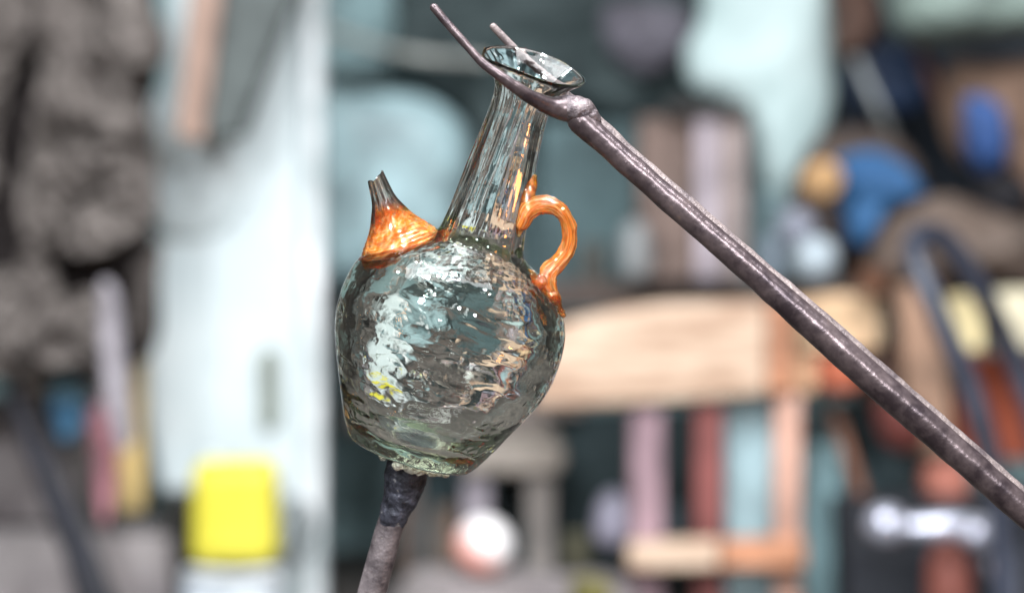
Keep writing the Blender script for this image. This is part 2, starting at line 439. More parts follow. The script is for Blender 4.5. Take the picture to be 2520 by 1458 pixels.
me.polygons.foreach_set('use_smooth', [True] * len(me.polygons)); me.materials.append(M_glass); me.update()
me.attributes.new('inner_skin', 'FLOAT', 'POINT').data.foreach_set('value', inn.astype(np.float32))
body = bpy.data.objects.new('body', me); COL.objects.link(body); body.parent = jug

# spout: a pulled cone of orange glass wound with threads, its drawn-out tip almost clear
sp_c, sp_t = near(985, 607, -12), near(925, 438, -30)
sp_ax = (sp_t - sp_c); sp_len = sp_ax.length; sp_ax.normalize()
sp_out = [(-30, 60), (-26, 82), (-16, 95), (-2, 100), (14, 95), (30, 84), (46, 72), (69, 56), (91, 45), (112, 35), (130, 29), (150, 26), (170, 23), (181, 21.5)]
sp_in = [(181, 18.5), (165, 19), (140, 21), (115, 27), (90, 36), (66, 43), (44, 58), (26, 66), (12, 62), (6, 30), (5, 0.5)]
so, si = resample(sp_out, 170), resample(sp_in, 110)
a_ = sp_ax.cross(Vector((0, -1, 0))).normalized(); b_ = sp_ax.cross(a_)
V, tint = [], []
NS = 120
for j, (t, rr) in enumerate(np.vstack([so, si])):
    outer = j < len(so)
    for k in range(NS):
        ph = 2 * math.pi * k / NS
        w = max(0.0, 1 - max(t, 0) / 85)
        rad = rr
        if outer:
            rad += 0.8 * w * math.cos(2 * math.pi * (t + 11 * ph / 6.283) / 11.0 + 2.4 * math.sin(2 * ph + t / 17)) + 0.5 * w * math.cos(t * 1.15 + 3 * math.sin(ph + t / 23)) + 3.5 * w * math.sin(3 * ph + 0.4 + t / 60)
            rad += (1 - w) * 1.0 * math.cos(9 * ph + 0.4) + 2.5 * w * math.sin(2 * ph + 1)
        tt = t + (1.5 + 7 * math.cos(ph + 0.5) + 3.5 * math.cos(2 * ph + 0.3) + 1.5 * math.cos(5 * ph)) * max(0, (t - 150) / 31)      # the tip is snapped off on a slant
        V.append(sp_c + sp_ax * float(tt * S) + (a_ * math.cos(ph) + b_ * math.sin(ph)) * float(rad * S))
        tint.append(min(1, max(0, (t - 52 + 14 * math.sin(ph * 2 + 0.7)) / 50)))
n_ = len(so) + len(si)
F = [(j * NS + k, j * NS + (k + 1) % NS, (j + 1) * NS + (k + 1) % NS, (j + 1) * NS + k) for j in range(n_ - 1) for k in range(NS)]
F += [tuple(reversed(range(NS))), tuple(range((n_ - 1) * NS, n_ * NS))]
spout = build('spout', V, F, M_orange, jug); set_tint(spout, tint); set_grain(spout, [(0.009 * math.cos(6.2832 * (i % NS) / NS), 0.009 * math.sin(6.2832 * (i % NS) / NS), 0.00026 * (i // NS) + 0.004 * math.sin(12.5664 * (i % NS) / NS)) for i in range(len(V))])
spout['label'] = 'orange threaded cone drawn out to a clear broken tip'

# handle: a ribbon of orange glass from the neck round to the shoulder
hp = [(1316, 436, -34, 7), (1308, 462, -46, 15), (1296, 500, -54, 20), (1282, 546, -56, 16), (1276, 576, -54, 7)]
dab = tube('handle_root', [near(x, y, z) for x, y, z, _ in hp], [q_ * S for *_, q_ in hp], M_orange, jug, 60, 26, 0.0002, 0.009, 5, 0.5)
set_grain(dab, [tuple(v.co) for v in dab.data.vertices]); set_tint(dab, [0.42] * len(dab.data.vertices)); dab['label'] = 'amber dab where the handle joins the neck'
hp = [(1286, 548, -62, 17), (1300, 520, -60, 24), (1327, 504, -54, 23), (1364, 508, -46, 20), (1392, 535, -42, 18), (1403, 576, -40, 17.5), (1394, 618, -44, 18.5),
      (1371, 649, -52, 20), (1349, 674, -62, 23), (1346, 700, -70, 24), (1362, 728, -72, 16), (1380, 762, -62, 6)]
hnd = tube('handle', [near(x, y, z) for x, y, z, _ in hp], [q_ * S for *_, q_ in hp], M_orange, jug, 160, 44, 0.00022, 0.006, 6, 1.0, 9, 0.06)
tn = []
for v in hnd.data.vertices:
    wv = JM @ v.co
    py = H / 2 - (wv.z - CAM_H) / (K * wv.y); px = W / 2 + wv.x / (K * wv.y)
    tn.append(min(0.8, max(0, (py - 700) / 60)))
set_grain(hnd, [(0.010 * math.cos(6.2832 * (i % 44) / 44), 0.010 * math.sin(6.2832 * (i % 44) / 44), 0.00012 * (i // 44)) for i in range(len(hnd.data.vertices))]); set_tint(hnd, tn); hnd['label'] = 'looped orange handle with milky streaks'

fp = [(1304, 664, -92, 5), (1324, 686, -92, 12), (1348, 710, -88, 15), (1371, 742, -74, 10), (1386, 776, -52, 4)]
foot = tube('handle_foot', [near(x, y, z) for x, y, z, _ in fp], [q_ * S for *_, q_ in fp], M_orange, jug, 60, 26, 0.0004, 0.005, 17, 0.6)
set_grain(foot, [tuple(v.co) for v in foot.data.vertices]); set_tint(foot, [0.6] * len(foot.data.vertices))
foot['label'] = 'paler smear where the handle is pressed on the shoulder'

# ------------------------------------------------------------------ the iron tongs
tongs = empty('tongs', near(1412, 268, -70), 'long dark forged iron tongs gripping the neck of the glass jug', 'tongs')
def p_(x, y, z): return near(x, y, z)
jd = axis_depth(1412, 268)
def sh(x, y, z): return at(x, y, jd + z * S)      # along the shaft the distance stays that of the pivot
tube('pivot_knob', [sh(1378, 262, -70), sh(1400, 266, -72), sh(1425, 276, -70), sh(1446, 296, -68)],
     [25 * S, 33 * S, 37 * S, 34 * S], M_iron_knob, tongs, 40, 30, 0.0003, 0.008, 8)
fp = [(1068, 19, -150, 10), (1098, 54, -152, 10), (1130, 91, -154, 10), (1162, 127, -156, 10.5), (1192, 158, -157, 11.5), (1222, 181, -155, 12.5), (1251, 202, -150, 13.5), (1278, 221, -141, 15), (1305, 239, -128, 17), (1356, 262, -96, 23), (1395, 270, -76, 30)]
tube('prong', [p_(x, y, z) for x, y, z, _ in fp], [q_ * S for *_, q_ in fp], M_iron, tongs, 120, 24, 0.00006, 0.010, 9)
bp_ = [(1214, 66, 158, 9.5), (1255, 110, 160, 10), (1297, 152, 156, 10.5), (1345, 196, 146, 11), (1395, 236, 95, 12), (1428, 262, 10, 14), (1420, 275, -50, 20)]
tube('prong', [p_(x, y, z) for x, y, z, _ in bp_], [q_ * S for *_, q_ in bp_], M_iron_dusty, tongs, 120, 24, 0.00006, 0.010, 10)
lin = lambda x: 303 + (x - 1440) * 0.8775
ax_ = [(x, lin(x) + dy, -74 + (x - 1425) * 0.011, q_) for x, dy, q_ in ((1430, 0, 36), (1480, -1, 34), (1530, 1, 33), (1626, 1, 33.5), (1700, 0, 34), (1779, 0, 34.5), (1860, -1, 35.5),
       (1932, -1, 37), (2000, 0, 39), (2162, 2, 41), (2315, 0, 40), (2520, 0, 39), (2800, 0, 39), (3300, 0, 39))]
ap = [(x - 3, y + 4, z, q_ - 4) for x, y, z, q_ in ax_]
tube('arm', [sh(x, y, z) for x, y, z, _ in ap], [q_ * S for *_, q_ in ap], M_iron, tongs, 300, 36, 0.00007, 0.014, 12)
ap2 = [(x + 5, y - 6, z + 20, q_ - 6) for x, y, z, q_ in ax_]
tube('arm', [sh(x, y, z) for x, y, z, _ in ap2], [q_ * S for *_, q_ in ap2], M_iron_dusty, tongs, 300, 36, 0.00008, 0.012, 13)
se = [(x, lin(x) - 1) for x in (1492, 1560, 1640, 1720, 1800, 1880, 1960)]
tube('seam', [sh(x + 11, y - 13, -84) for x, y in se], [0.5 * S, 2.2 * S, 2.4 * S, 2.2 * S, 2.2 * S, 1.8 * S, 0.5 * S], M_seam, tongs, 120, 10, 0.00006, 0.012, 14)['label'] = 'pale scale along the seam of the arms'

# ------------------------------------------------------------------ the punty rod that carries the jug
punty = empty('punty_rod', at(700, 2200, 0.95), 'stained iron punty rod stuck under the base of the glass jug', 'rod')
def pp(x, y, z=0): return near(x, y, z)
hd = [(1004, 1147, 56), (997, 1180, 53), (988, 1212, 47), (978, 1244, 41), (968, 1272, 37)]
tube('head', [pp(x, y) for x, y, _ in hd], [q_ * S for *_, q_ in hd], M_punty_head, punty, 60, 40, 0.0002, 0.008, 15)
rd = [(970, 1266, 35), (954, 1312, 34.5), (935, 1384, 35), (915, 1456, 36), (860, 1650, 36), (740, 2060, 36)]
tube('shaft', [pp(x, y) for x, y, _ in rd], [q_ * S for *_, q_ in rd], M_punty, punty, 160, 36, 0.00008, 0.014, 16)
lathe('collar', [(-6 * S, 50 * S), (-5 * S, 59 * S), (3 * S, 61 * S), (6 * S, 56 * S)], base - zax * 13 * S, zax, M_ring, punty, 44, 0.0002, 0.005)
rr_ = random.Random(5)
for i in range(13):
    a = 2 * math.pi * i / 13 + rr_.uniform(-0.15, 0.15)
    rad = rr_.uniform(68, 92)
    if i % 5 == 3: continue
    c = JM @ Vector((rad * math.cos(a) * S, rad * math.sin(a) * S, -21 * S))
    bm = bmesh.new(); bmesh.ops.create_icosphere(bm, subdivisions=2, radius=1)
    l, w_, h_ = rr_.uniform(16, 34), rr_.uniform(10, 17), rr_.uniform(7, 12)
    R3 = Matrix((xax, yax, zax)).transposed() @ Matrix.Rotation(a + math.pi / 2 + rr_.uniform(-.3, .3), 3, 'Z')
    for v in bm.verts:
        k = rr_.uniform(0.75, 1.15)
        v.co = c + R3 @ Vector((v.co.x * l * k, v.co.y * w_ * k, v.co.z * h_ * k)) * S
    from_bm('crust_chip', bm, M_crust, punty)

# ------------------------------------------------------------------ behind: left
M_coat = pmat('grey_brown_clay', srgb(72, 66, 63), srgb(122, 114, 109), rough=0.95, scale=26, bump=0.6, bscale=120, spec=0.1)
M_gap_shade = flat('gap_shade', 46, 41, 40, rough=0.95, spec=0.1)
M_white = pmat('white_plaster', srgb(188, 198, 199), srgb(212, 219, 219), rough=0.8, scale=7, bump=0.15)
D = 2.45
coat = empty('clay_hood', at(180, 1050, D), 'rough lumpy grey-brown clay hood at the left of the white panel', 'hood')
pillow('shade_backing', [(-300, -150), (150, -160), (370, -40), (400, 150), (350, 330), (385, 560), (405, 640), (380, 820), (330, 900), (180, 880), (0, 920), (-300, 900)], D + 0.07, 0.05, M_gap_shade, coat, 0.006, 0.1, 71)  # dark sheet behind the lumps stands in for shade in their gaps
def flap(pts, dz, seed, amp=0.010, th=0.07): return pillow('clay_lump', pts, D + dz, th, M_coat, coat, amp, 0.085, seed, fine=0.7)
flap([(60, -120), (250, -140), (390, 30), (400, 130), (330, 220), (370, 330), (385, 480), (380, 560), (330, 560), (230, 470), (150, 560), (110, 650), (60, 560), (70, 420), (100, 250), (80, 80)], 0.0, 72)
flap([(-320, -120), (40, -140), (80, 40), (40, 180), (10, 330), (-20, 480), (-150, 520), (-330, 460)], 0.0, 73)
flap([(190, 500), (270, 470), (330, 540), (330, 590), (250, 640), (170, 620), (160, 570)], -0.03, 74, 0.008, 0.05)
flap([(-300, 690), (40, 660), (110, 640), (150, 730), (250, 720), (290, 800), (290, 880), (180, 905), (60, 930), (-120, 940), (-300, 920)], -0.02, 75)
flap([(90, 380), (150, 400), (140, 560), (90, 700), (30, 690), (60, 560)], -0.02, 76, 0.009, 0.05)
flap([(20, 880), (110, 890), (120, 950), (70, 985), (40, 940)], 0.0, 79, 0.006, 0.04)
flap([(180, 850), (250, 840), (262, 930), (230, 985), (205, 930)], 0.02, 80, 0.006, 0.04)
flap([(330, 670), (395, 600), (400, 650), (360, 820), (345, 860), (330, 780)], 0.03, 77, 0.004, 0.03)
M_lilac = flat('lilac_grey_cloth', 136, 130, 134, rough=0.9)
tag(pillow('hanging_strap', [(248, 700), (290, 720), (305, 900), (325, 1080), (290, 1100), (255, 1000), (245, 850)], 2.36, 0.03, M_lilac, None, 0.003, 0.08, 78),
    'lilac grey strap hanging below the edge of the clay hood', 'strap')
M_lblue = flat('pale_blue_cloth', 140, 176, 190, rough=0.85); M_dblue = flat('blue_cloth', 70, 112, 142, rough=0.85)
M_pink = flat('pink_cloth', 178, 122, 130, rough=0.85); M_ochre = flat('ochre_wood', 180, 154, 100, rough=0.6)
rag = empty('blue_rag', at(165, 1080, 2.5), 'pale blue rag with a darker blue lower half', 'rag')
pillow('cloth', [(108, 890), (170, 900), (222, 890), (225, 980), (200, 1030), (130, 1020), (112, 950)], 2.5, 0.02, M_lblue, rag, 0.003, 0.06, 81)
pillow('hem', [(132, 985), (205, 985), (205, 1050), (165, 1085), (135, 1050)], 2.492, 0.022, M_dblue, rag, 0.003, 0.06, 82)
tag(pillow('pink_rag', [(205, 890), (250, 900), (260, 980), (285, 1060), (280, 1200), (255, 1290), (230, 1200), (220, 1050)], 2.51, 0.02, M_pink, None, 0.003, 0.08, 83),
    'long pink rag hanging between blue rag and ochre board', 'rag')
tag(prism('ochre_board', [(318, 880), (356, 880), (352, 1260), (285, 1260), (288, 1100), (330, 1090)], 2.56, 0.02, M_ochre),
    'narrow ochre yellow board beside the white panel', 'board')
M_black = flat('black_rubber', 34, 34, 40, rough=0.6); M_greybox = pmat('grey_stone', srgb(124, 116, 116), srgb(158, 150, 148), rough=0.9, scale=20)
bar = [(20, 930, 18), (60, 1040, 24), (130, 1200, 34), (190, 1340, 42), (240, 1480, 48), (270, 1560, 50)]
tag(tube('leaning_bar', [at(x, y, 2.25 + 0.0003 * (1560 - y)) for x, y, _ in bar], [q_ * K * 2.25 for *_, q_ in bar], M_black, None, 60, 20, 0.0008, 0.05, 84),
    'black bar leaning across the grey blocks at lower left', 'bar')
tag(prism('grey_block', [(-60, 985), (150, 960), (190, 1288), (-60, 1288)], 2.62, 0.12, M_greybox, None, 0.008), 'upper of two grey blocks behind the leaning black bar', 'block')
tag(prism('grey_block', [(-80, 1305), (420, 1320), (430, 1640), (-80, 1640)], 2.56, 0.24, M_greybox, None, 0.01), 'wide lower grey block under the upper block and black bar', 'block')
tag(prism('grey_plank', [(190, 1040), (300, 1090), (330, 1318), (205, 1318)], 2.66, 0.03, flat('weathered_wood', 128, 122, 118)), 'weathered grey plank upright behind the pink rag', 'plank')

# white panel with its slot
panel = empty('white_panel', at(590, 1560, 2.66), 'tall white plaster panel with a narrow grey slot', 'panel')
prism('slab', [(425, -260), (784, -260), (784, 1610), (690, 1610), (690, 1215), (392, 1215), (360, 1050), (350, 930), (372, 650), (390, 560), (352, 500), (400, 340)], 2.66, 0.12, M_white, panel, 0.012)
pillow('plaster_lump', [(380, 340), (470, 350), (560, 330), (620, 420), (560, 560), (430, 590), (370, 520)], 2.66, 0.05, M_white, panel, 0.002, 0.08, 91)
pillow('plaster_lump', [(350, 240), (420, 235), (450, 320), (420, 400), (360, 350)], 2.655, 0.05, M_white, panel, 0.002, 0.08, 92)
pillow('slot', [(640, 868), (684, 866), (690, 950), (686, 1045), (645, 1048), (640, 960)], 2.655, 0.012, flat('grey_green_metal', 128, 134, 124), panel, 0, power=5)
prism('edge_strip', [(745, -255), (792, -255), (796, 1600), (752, 1600)], 2.635, 0.02, flat('pale_green_trim', 214, 226, 226), panel, 0.005)
beam = empty('leaning_beam', at(520, 330, 2.5), 'dark beam with brown side leaning in front of the white panel top', 'beam')
prism('front_face', [(560, -260), (810, -260), (590, 330), (480, 345)], 2.52, 0.05, flat('dark_grey_paint', 82, 88, 86), beam)
prism('side_board', [(490, -260), (575, -260), (500, 350), (432, 335)], 2.50, 0.05, flat('brown_wood', 150, 124, 110, stretch=(6, 6, 1)), beam)
M_yel = pmat('yellow_plastic', srgb(206, 194, 58), srgb(222, 210, 76), rough=0.4, scale=10, bump=0.05)
can = empty('yellow_canister', at(570, 1410, 2.5), 'bright yellow plastic canister on a pale blue tub', 'canister')
prism('shell', [(468, 1134), (676, 1132), (681, 1366), (656, 1394), (488, 1396), (464, 1370)], 2.46, 0.07, M_yel, can, 0.019)
lathe('cap', [(0, 0.012), (0.006, 0.012), (0.007, 0.010)], at(520, 1132, 2.5), (0, 0, 1), M_white, can, 24)
tub = empty('blue_tub', at(570, 1560, 2.5), 'pale blue plastic tub under the yellow canister', 'tub')
pillow('tub_body', [(462, 1395), (570, 1410), (680, 1395), (690, 1500), (660, 1570), (480, 1570), (455, 1500)], 2.51, 0.10, flat('pale_blue_plastic', 205, 215, 228, rough=0.4), tub, 0.001, 0.1, 94, 4)
tube('tub_rim', [at(462, 1404, 2.458), at(570, 1412, 2.455), at(680, 1404, 2.458)], [0.004] * 3, flat('white_rim', 228, 230, 232), tub, 30, 12)
tag(prism('dark_tool_box', [(402, 1225), (470, 1225), (470, 1420), (402, 1430)], 2.58, 0.08, flat('black_paint', 32, 30, 26)), 'small black box between white panel and yellow canister', 'box')
M_wire = flat('grey_wire', 120, 124, 126, rough=0.4, metallic=0.5)
coil = [at(715 + 34 * math.cos(a) + 3 * a, 1290 + 70 * math.sin(a * 0.98) + 2 * a, 2.6 + 0.004 * a) for a in np.linspace(0, 12, 30)]
tag(tube('wire_coil', coil, [0.0028] * 30, M_wire, None, 220, 8), 'loose coil of grey wire right of the yellow canister', 'wire')

# ------------------------------------------------------------------ behind: centre
M_tarp = pmat('dark_green_tarp', srgb(32, 42, 43), srgb(66, 78, 78), rough=0.8, scale=7, bump=0.4, bscale=60)
M_tarp2 = flat('slate_teal_board', 78, 97, 99, rough=0.8)
tarp = empty('tarpaulin', at(1400, -300, 3.1), 'dark green-black tarpaulin slung along the wall behind the jug', 'tarpaulin')
pillow('sheet', [(1000, -60), (1330, -160), (1700, -120), (1760, 60), (1720, 230), (1640, 330), (1480, 300), (1330, 330), (1230, 420), (1170, 400), (1140, 290), (1040, 235), (960, 180), (980, 60)], 3.1, 0.12, M_tarp, tarp, 0.016, 0.16, 101)
pillow('sagging_fold', [(770, 175), (900, 180), (1060, 180), (1120, 260), (1030, 235), (900, 215), (770, 215)], 3.12, 0.05, M_tarp, tarp, 0.004, 0.16, 102)
pillow('grey_patch', [(1480, 20), (1600, 0), (1700, 40), (1690, 130), (1600, 175), (1510, 130)], 3.02, 0.05, flat('mauve_grey_cloth', 92, 88, 96), tarp, 0.006, 0.1, 103)
tag(prism('wall_board', rect(780, -120, 1200, 172), 3.2, 0.03, flat('grey_teal_paint', 120, 144, 146)), 'grey teal board on the wall above the sagging tarpaulin', 'board')
tag(pillow('teal_drum', [(700, 250), (900, 235), (1050, 245), (1140, 310), (1165, 420), (1150, 540), (1120, 640), (1000, 690), (700, 690)], 3.0, 0.3, flat('pale_teal_enamel', 142, 165, 168, rough=0.45), None, 0.001, 0.4, 104, 5),
    'pale teal rounded drum standing behind the jug', 'drum')
tag(prism('slate_board', rect(1330, 300, 1620, 700), 2.95, 0.03, M_tarp2), 'slate teal board behind the neck of the jug', 'board')

shelf = empty('dark_shelf', at(1250, 1050, 2.8), 'dark brown shelf frame behind the body of the jug', 'shelf')
M_dkwood = pmat('dark_brown_wood', srgb(64, 54, 50), srgb(98, 84, 76), rough=0.8, scale=18, stretch=(1, 1, 5))
prism('shelf_shade_board', rect(880, 690, 2330, 760), 2.72, 0.25, M_dkwood, shelf, 0.006)  # its dark brown stands in for the shade above the plank
prism('back_board', rect(860, 772, 1440, 1060), 2.78, 0.02, pmat('dusty_brown_board', srgb(44, 40, 38), srgb(118, 108, 102), rough=0.8, scale=24, detail=8, contrast=(0.42, 0.6)), shelf, 0.004)
prism('upper_board', rect(930, 566, 1268, 686), 2.79, 0.02, MATS['dusty_brown_board'], shelf, 0.004)
prism('shelf_leg', rect(985, 765, 1035, 1600), 2.74, 0.04, M_dkwood, shelf, 0.004)
prism('shelf_leg', rect(2290, 765, 2340, 1600), 2.74, 0.04, M_dkwood, shelf, 0.004)

cab = empty('brown_crate', at(1700, 690, 2.66), 'upright brown crate with pale mauve slat and dark lid on the shelf', 'crate')
M_crate = flat('brown_crate_wood', 112, 94, 86, rough=0.8)
prism('side_panel', rect(1575, 285, 1708, 688), 2.68, 0.12, M_crate, cab)
prism('slat', rect(1712, 285, 1768, 688), 2.665, 0.12, flat('mauve_grey_wood', 168, 156, 162), cab)
prism('slat', rect(1772, 285, 1836, 688), 2.672, 0.12, flat('warm_grey_wood', 140, 126, 122), cab)
prism('lid', [(1640, 250), (1850, 255), (1850, 283), (1640, 283)], 2.65, 0.14, flat('dark_lid', 48, 44, 42), cab)
tag(pillow('grey_jar', [(1535, 560), (1570, 540), (1600, 580), (1600, 680), (1540, 686), (1525, 620)], 2.64, 0.05, flat('grey_glaze', 132, 134, 134, rough=0.4), None), 'small grey jar beside the brown crate', 'jar')
M_cyan = pmat('pale_cyan_film', srgb(168, 188, 186), srgb(192, 208, 206), rough=0.6, scale=5, bump=0.1)
tag(pillow('plastic_sheet', [(1740, -200), (2040, -200), (2052, 100), (2046, 260), (1990, 380), (1950, 470), (1900, 500), (1872, 430), (1850, 300), (1780, 235), (1705, 205), (1690, 120), (1730, 30)], 3.0, 0.05, M_cyan, None, 0.006, 0.2, 105, center=(1900, 130)),
    'pale cyan plastic sheet hanging from the wall', 'sheet')
tag(prism('teal_post', rect(1868, 470, 1935, 692), 2.85, 0.05, flat('teal_grey_post', 128, 152, 156)), 'teal grey post under the cyan plastic sheet', 'post')

# ------------------------------------------------------------------ behind: right, upper
tag(prism('dark_board', rect(2050, -250, 2750, 690), 3.05, 0.04, pmat('navy_black_board', srgb(16, 24, 34), srgb(38, 46, 54), rough=0.8, scale=5)),
    'navy black board on the wall at the right', 'board')
tag(pillow('brown_sack', [(2040, -100), (2130, -90), (2160, 60), (2120, 150), (2060, 140), (2045, 40)], 2.95, 0.08, flat('dark_brown_sack', 78, 56, 46), None, 0.004, 0.1, 111), 'dark brown sack hanging at the top beside the cyan sheet', 'sack')
tag(pillow('grey_sack', [(2170, -120), (2600, -140), (2620, 60), (2480, 95), (2330, 108), (2220, 80), (2180, 0)], 2.75, 0.16, flat('grey_green_canvas', 122, 136, 128), None, 0.006, 0.14, 112), 'grey-green canvas sack hanging at the top right corner', 'sack')
tag(pillow('navy_cloth', [(2080, 130), (2220, 120), (2330, 170), (2300, 250), (2200, 280), (2100, 260)], 2.95, 0.05, flat('navy_cloth', 22, 40, 66), None, 0.004, 0.1, 113), 'navy cloth below the grey-green sack', 'cloth')
bundle = empty('brown_bundle', at(2130, 690, 2.75), 'dark brown bundle under the blue cloths on the shelf', 'bundle')
M_dkb = pmat('dark_brown_canvas', srgb(58, 48, 44), srgb(92, 78, 70), rough=0.9, scale=14)
pillow('heap', [(1960, 420), (2010, 350), (2120, 310), (2240, 370), (2300, 480), (2330, 560), (2330, 680), (2100, 692), (1970, 690), (1940, 560)], 2.80, 0.12, M_dkb, bundle, 0.006, 0.12, 114)
tag(pillow('blue_bag', [(2060, 400), (2130, 368), (2200, 385), (2255, 430), (2285, 480), (2240, 500), (2190, 510), (2160, 560), (2130, 605), (2085, 600), (2065, 520)], 2.68, 0.09, pmat('blue_cloth_bag', srgb(36, 76, 118), srgb(60, 106, 148), rough=0.7, scale=12), None, 0.006, 0.09, 115),
    'sagging bright blue cloth bag beside the round tan disc', 'bag')
tag(lathe('tan_disc', [(-0.014, 0.016), (-0.012, 0.020), (0, 0.0215), (0.012, 0.020), (0.014, 0.016)], at(2020, 445, 2.62), (0.2, -1, 0.1), flat('tan_wood', 186, 146, 100), None, 36, 0.0006, 0.02),
    'round tan wooden disc left of the blue bag', 'disc')
tag(pillow('tan_bundle', [(2330, 160), (2420, 150), (2600, 170), (2640, 420), (2560, 540), (2480, 470), (2470, 420), (2370, 400), (2320, 280)], 2.82, 0.10, flat('tan_brown_cloth', 122, 96, 80), None, 0.006, 0.12, 116), 'tan-brown bundle behind the small blue pouch', 'bundle')
tag(pillow('blue_pouch', [(2370, 250), (2420, 235), (2465, 270), (2480, 350), (2465, 415), (2410, 425), (2375, 360)], 2.70, 0.06, flat('royal_blue_cloth', 48, 76, 126), None, 0.004, 0.08, 117), 'upright royal blue pouch at the right edge', 'pouch')
tag(pillow('black_pouch', [(2390, 430), (2480, 420), (2540, 470), (2500, 540), (2420, 530)], 2.74, 0.06, flat('black_cloth', 26, 24, 28), None, 0.004, 0.08, 118), 'black pouch just below the royal blue pouch', 'pouch')
M_gb = flat('grey_glazed', 158, 168, 174, rough=0.45)
tag(ball('grey_ball', 2004, 642, 2.62, 60, M_gb, None, 1.0, 0.03), 'larger pale grey ball on the shelf behind the tongs', 'ball')
tag(ball('grey_ball', 1962, 560, 2.66, 48, flat('lilac_glazed', 140, 142, 154, rough=0.45), None, 1.0, 0.03, 6), 'smaller lilac grey ball above the pale grey ball', 'ball')
tag(pillow('beige_sack', [(2150, 600), (2200, 530), (2330, 480), (2480, 540), (2600, 560), (2620, 700), (2400, 696), (2160, 692)], 2.66, 0.10, flat('beige_sackcloth', 108, 92, 82), None, 0.006, 0.1, 119), 'slumped beige sack behind the rubber hose', 'sack')

# ------------------------------------------------------------------ behind: the wooden rack
M_pine = pmat('pale_pine', srgb(148, 112, 88), srgb(216, 190, 166), rough=0.65, scale=11, stretch=(1, 1, 6), bump=0.15)
M_pine_o = flat('orange_pine', 200, 140, 106, rough=0.65); M_mauve = flat('mauve_wood', 142, 116, 122); M_redw = flat('red_brown_wood', 124, 70, 66)
rack = empty('wooden_rack', at(1750, 1560, 2.45), 'pale pine rack with thick top plank and coloured posts', 'rack')
prism('top_plank', [(1310, 830), (1400, 790), (1520, 762), (1640, 745), (1888, 740), (1888, 972), (1700, 985), (1500, 998), (1310, 1003)], 2.42, 0.10, M_pine, rack, 0.008)
prism('plank_end', rect(1892, 742, 1950, 966), 2.425, 0.09, M_pine_o, rack, 0.006)
prism('post', rect(1552, 1004, 1632, 1600), 2.44, 0.05, M_mauve, rack, 0.005)
prism('post', rect(1712, 992, 1780, 1600), 2.44, 0.05, M_redw, rack, 0.005)
prism('post', rect(1908, 972, 1972, 1600), 2.44, 0.05, flat('peach_wood', 192, 150, 132), rack, 0.005)
prism('lower_rail', [(1545, 1336), (1770, 1326), (1770, 1400), (1545, 1404)], 2.40, 0.035, M_pine, rack, 0.006)
prism('lower_rail', [(1774, 1328), (1985, 1322), (1985, 1398), (1774, 1400)], 2.402, 0.035, M_pine_o, rack, 0.006)
prism('infill_panel', rect(1784, 990, 1904, 1600), 2.47, 0.01, flat('pale_teal_panel', 140, 162, 166), rack, 0.003)
tag(prism('teal_slab', rect(1976, 1090, 2070, 1650), 2.55, 0.02, flat('teal_enamel_panel', 138, 168, 172)), 'teal enamel panel standing right of the wooden rack', 'panel')
tag(prism('black_backboard', rect(1330, 1010, 2030, 1420), 2.78, 0.02, pmat('dark_teal_black', srgb(26, 40, 42), srgb(46, 58, 60), rough=0.8, scale=8)), 'dark board standing behind the wooden rack', 'board')
# blocks on the rack's right
tag(prism('pine_block', [(1962, 742), (2060, 724), (2165, 722), (2170, 858), (1965, 864)], 2.45, 0.08, flat('honey_pine', 192, 160, 126)), 'honey pine block right of the rack, upper one', 'block')
tag(prism('tan_block', rect(1956, 868, 2010, 966), 2.46, 0.08, flat('tan_block_wood', 196, 156, 122)), 'small tan block under the honey pine block', 'block')
tag(pillow('orange_brick', [(2014, 880), (2070, 876), (2116, 892), (2112, 950), (2060, 968), (2014, 945)], 2.46, 0.06, flat('orange_clay', 160, 82, 54), None, 0.001, 0.05, 121, 4), 'orange clay brick next to the small tan block', 'brick')
tag(prism('dark_brown_post', rect(2118, 864, 2205, 990), 2.52, 0.06, flat('umber_wood', 78, 54, 44)), 'short umber post behind the tongs arm', 'post')
tag(prism('tan_post', [(2210, 700), (2320, 700), (2345, 1120), (2240, 1120)], 2.5, 0.05, flat('tan_post_wood', 142, 112, 92)), 'wide tan post behind the rubber hose', 'post')
tag(pillow('dark_red_cloth', [(2165, 985), (2260, 990), (2275, 1090), (2210, 1110), (2160, 1070)], 2.46, 0.04, flat('dark_red_cloth', 82, 36, 30), None, 0.003, 0.06, 122), 'dark red cloth hanging under the umber post', 'cloth')
tag(prism('slate_slab', rect(2070, 985, 2290, 1240), 2.62, 0.03, flat('slate_panel', 74, 90, 94)), 'slate panel behind the dark red cloth', 'panel')
tag(prism('cream_block', [(2330, 730), (2410, 720), (2420, 860), (2345, 870)], 2.46, 0.06, flat('cream_wood', 206, 188, 142)), 'cream block seen inside the hose loop', 'block')
tag(prism('cream_board', [(2440, 715), (2680, 705), (2680, 850), (2450, 862)], 2.48, 0.06, flat('cream_green_wood', 190, 180, 154)), 'cream board right of the hose loop', 'board')
tag(prism('rust_panel', rect(2350, 872, 2720, 1130), 2.6, 0.03, flat('rust_red_paint', 140, 66, 42)), 'rust red panel behind the hose', 'panel')
tag(pillow('coral_cup', [(2275, 1150), (2370, 1140), (2375, 1230), (2330, 1250), (2280, 1235)], 2.44, 0.05, flat('coral_clay', 140, 84, 70), None, 0.001, 0.05, 123, 4), 'coral clay cup behind the chrome valve', 'cup')

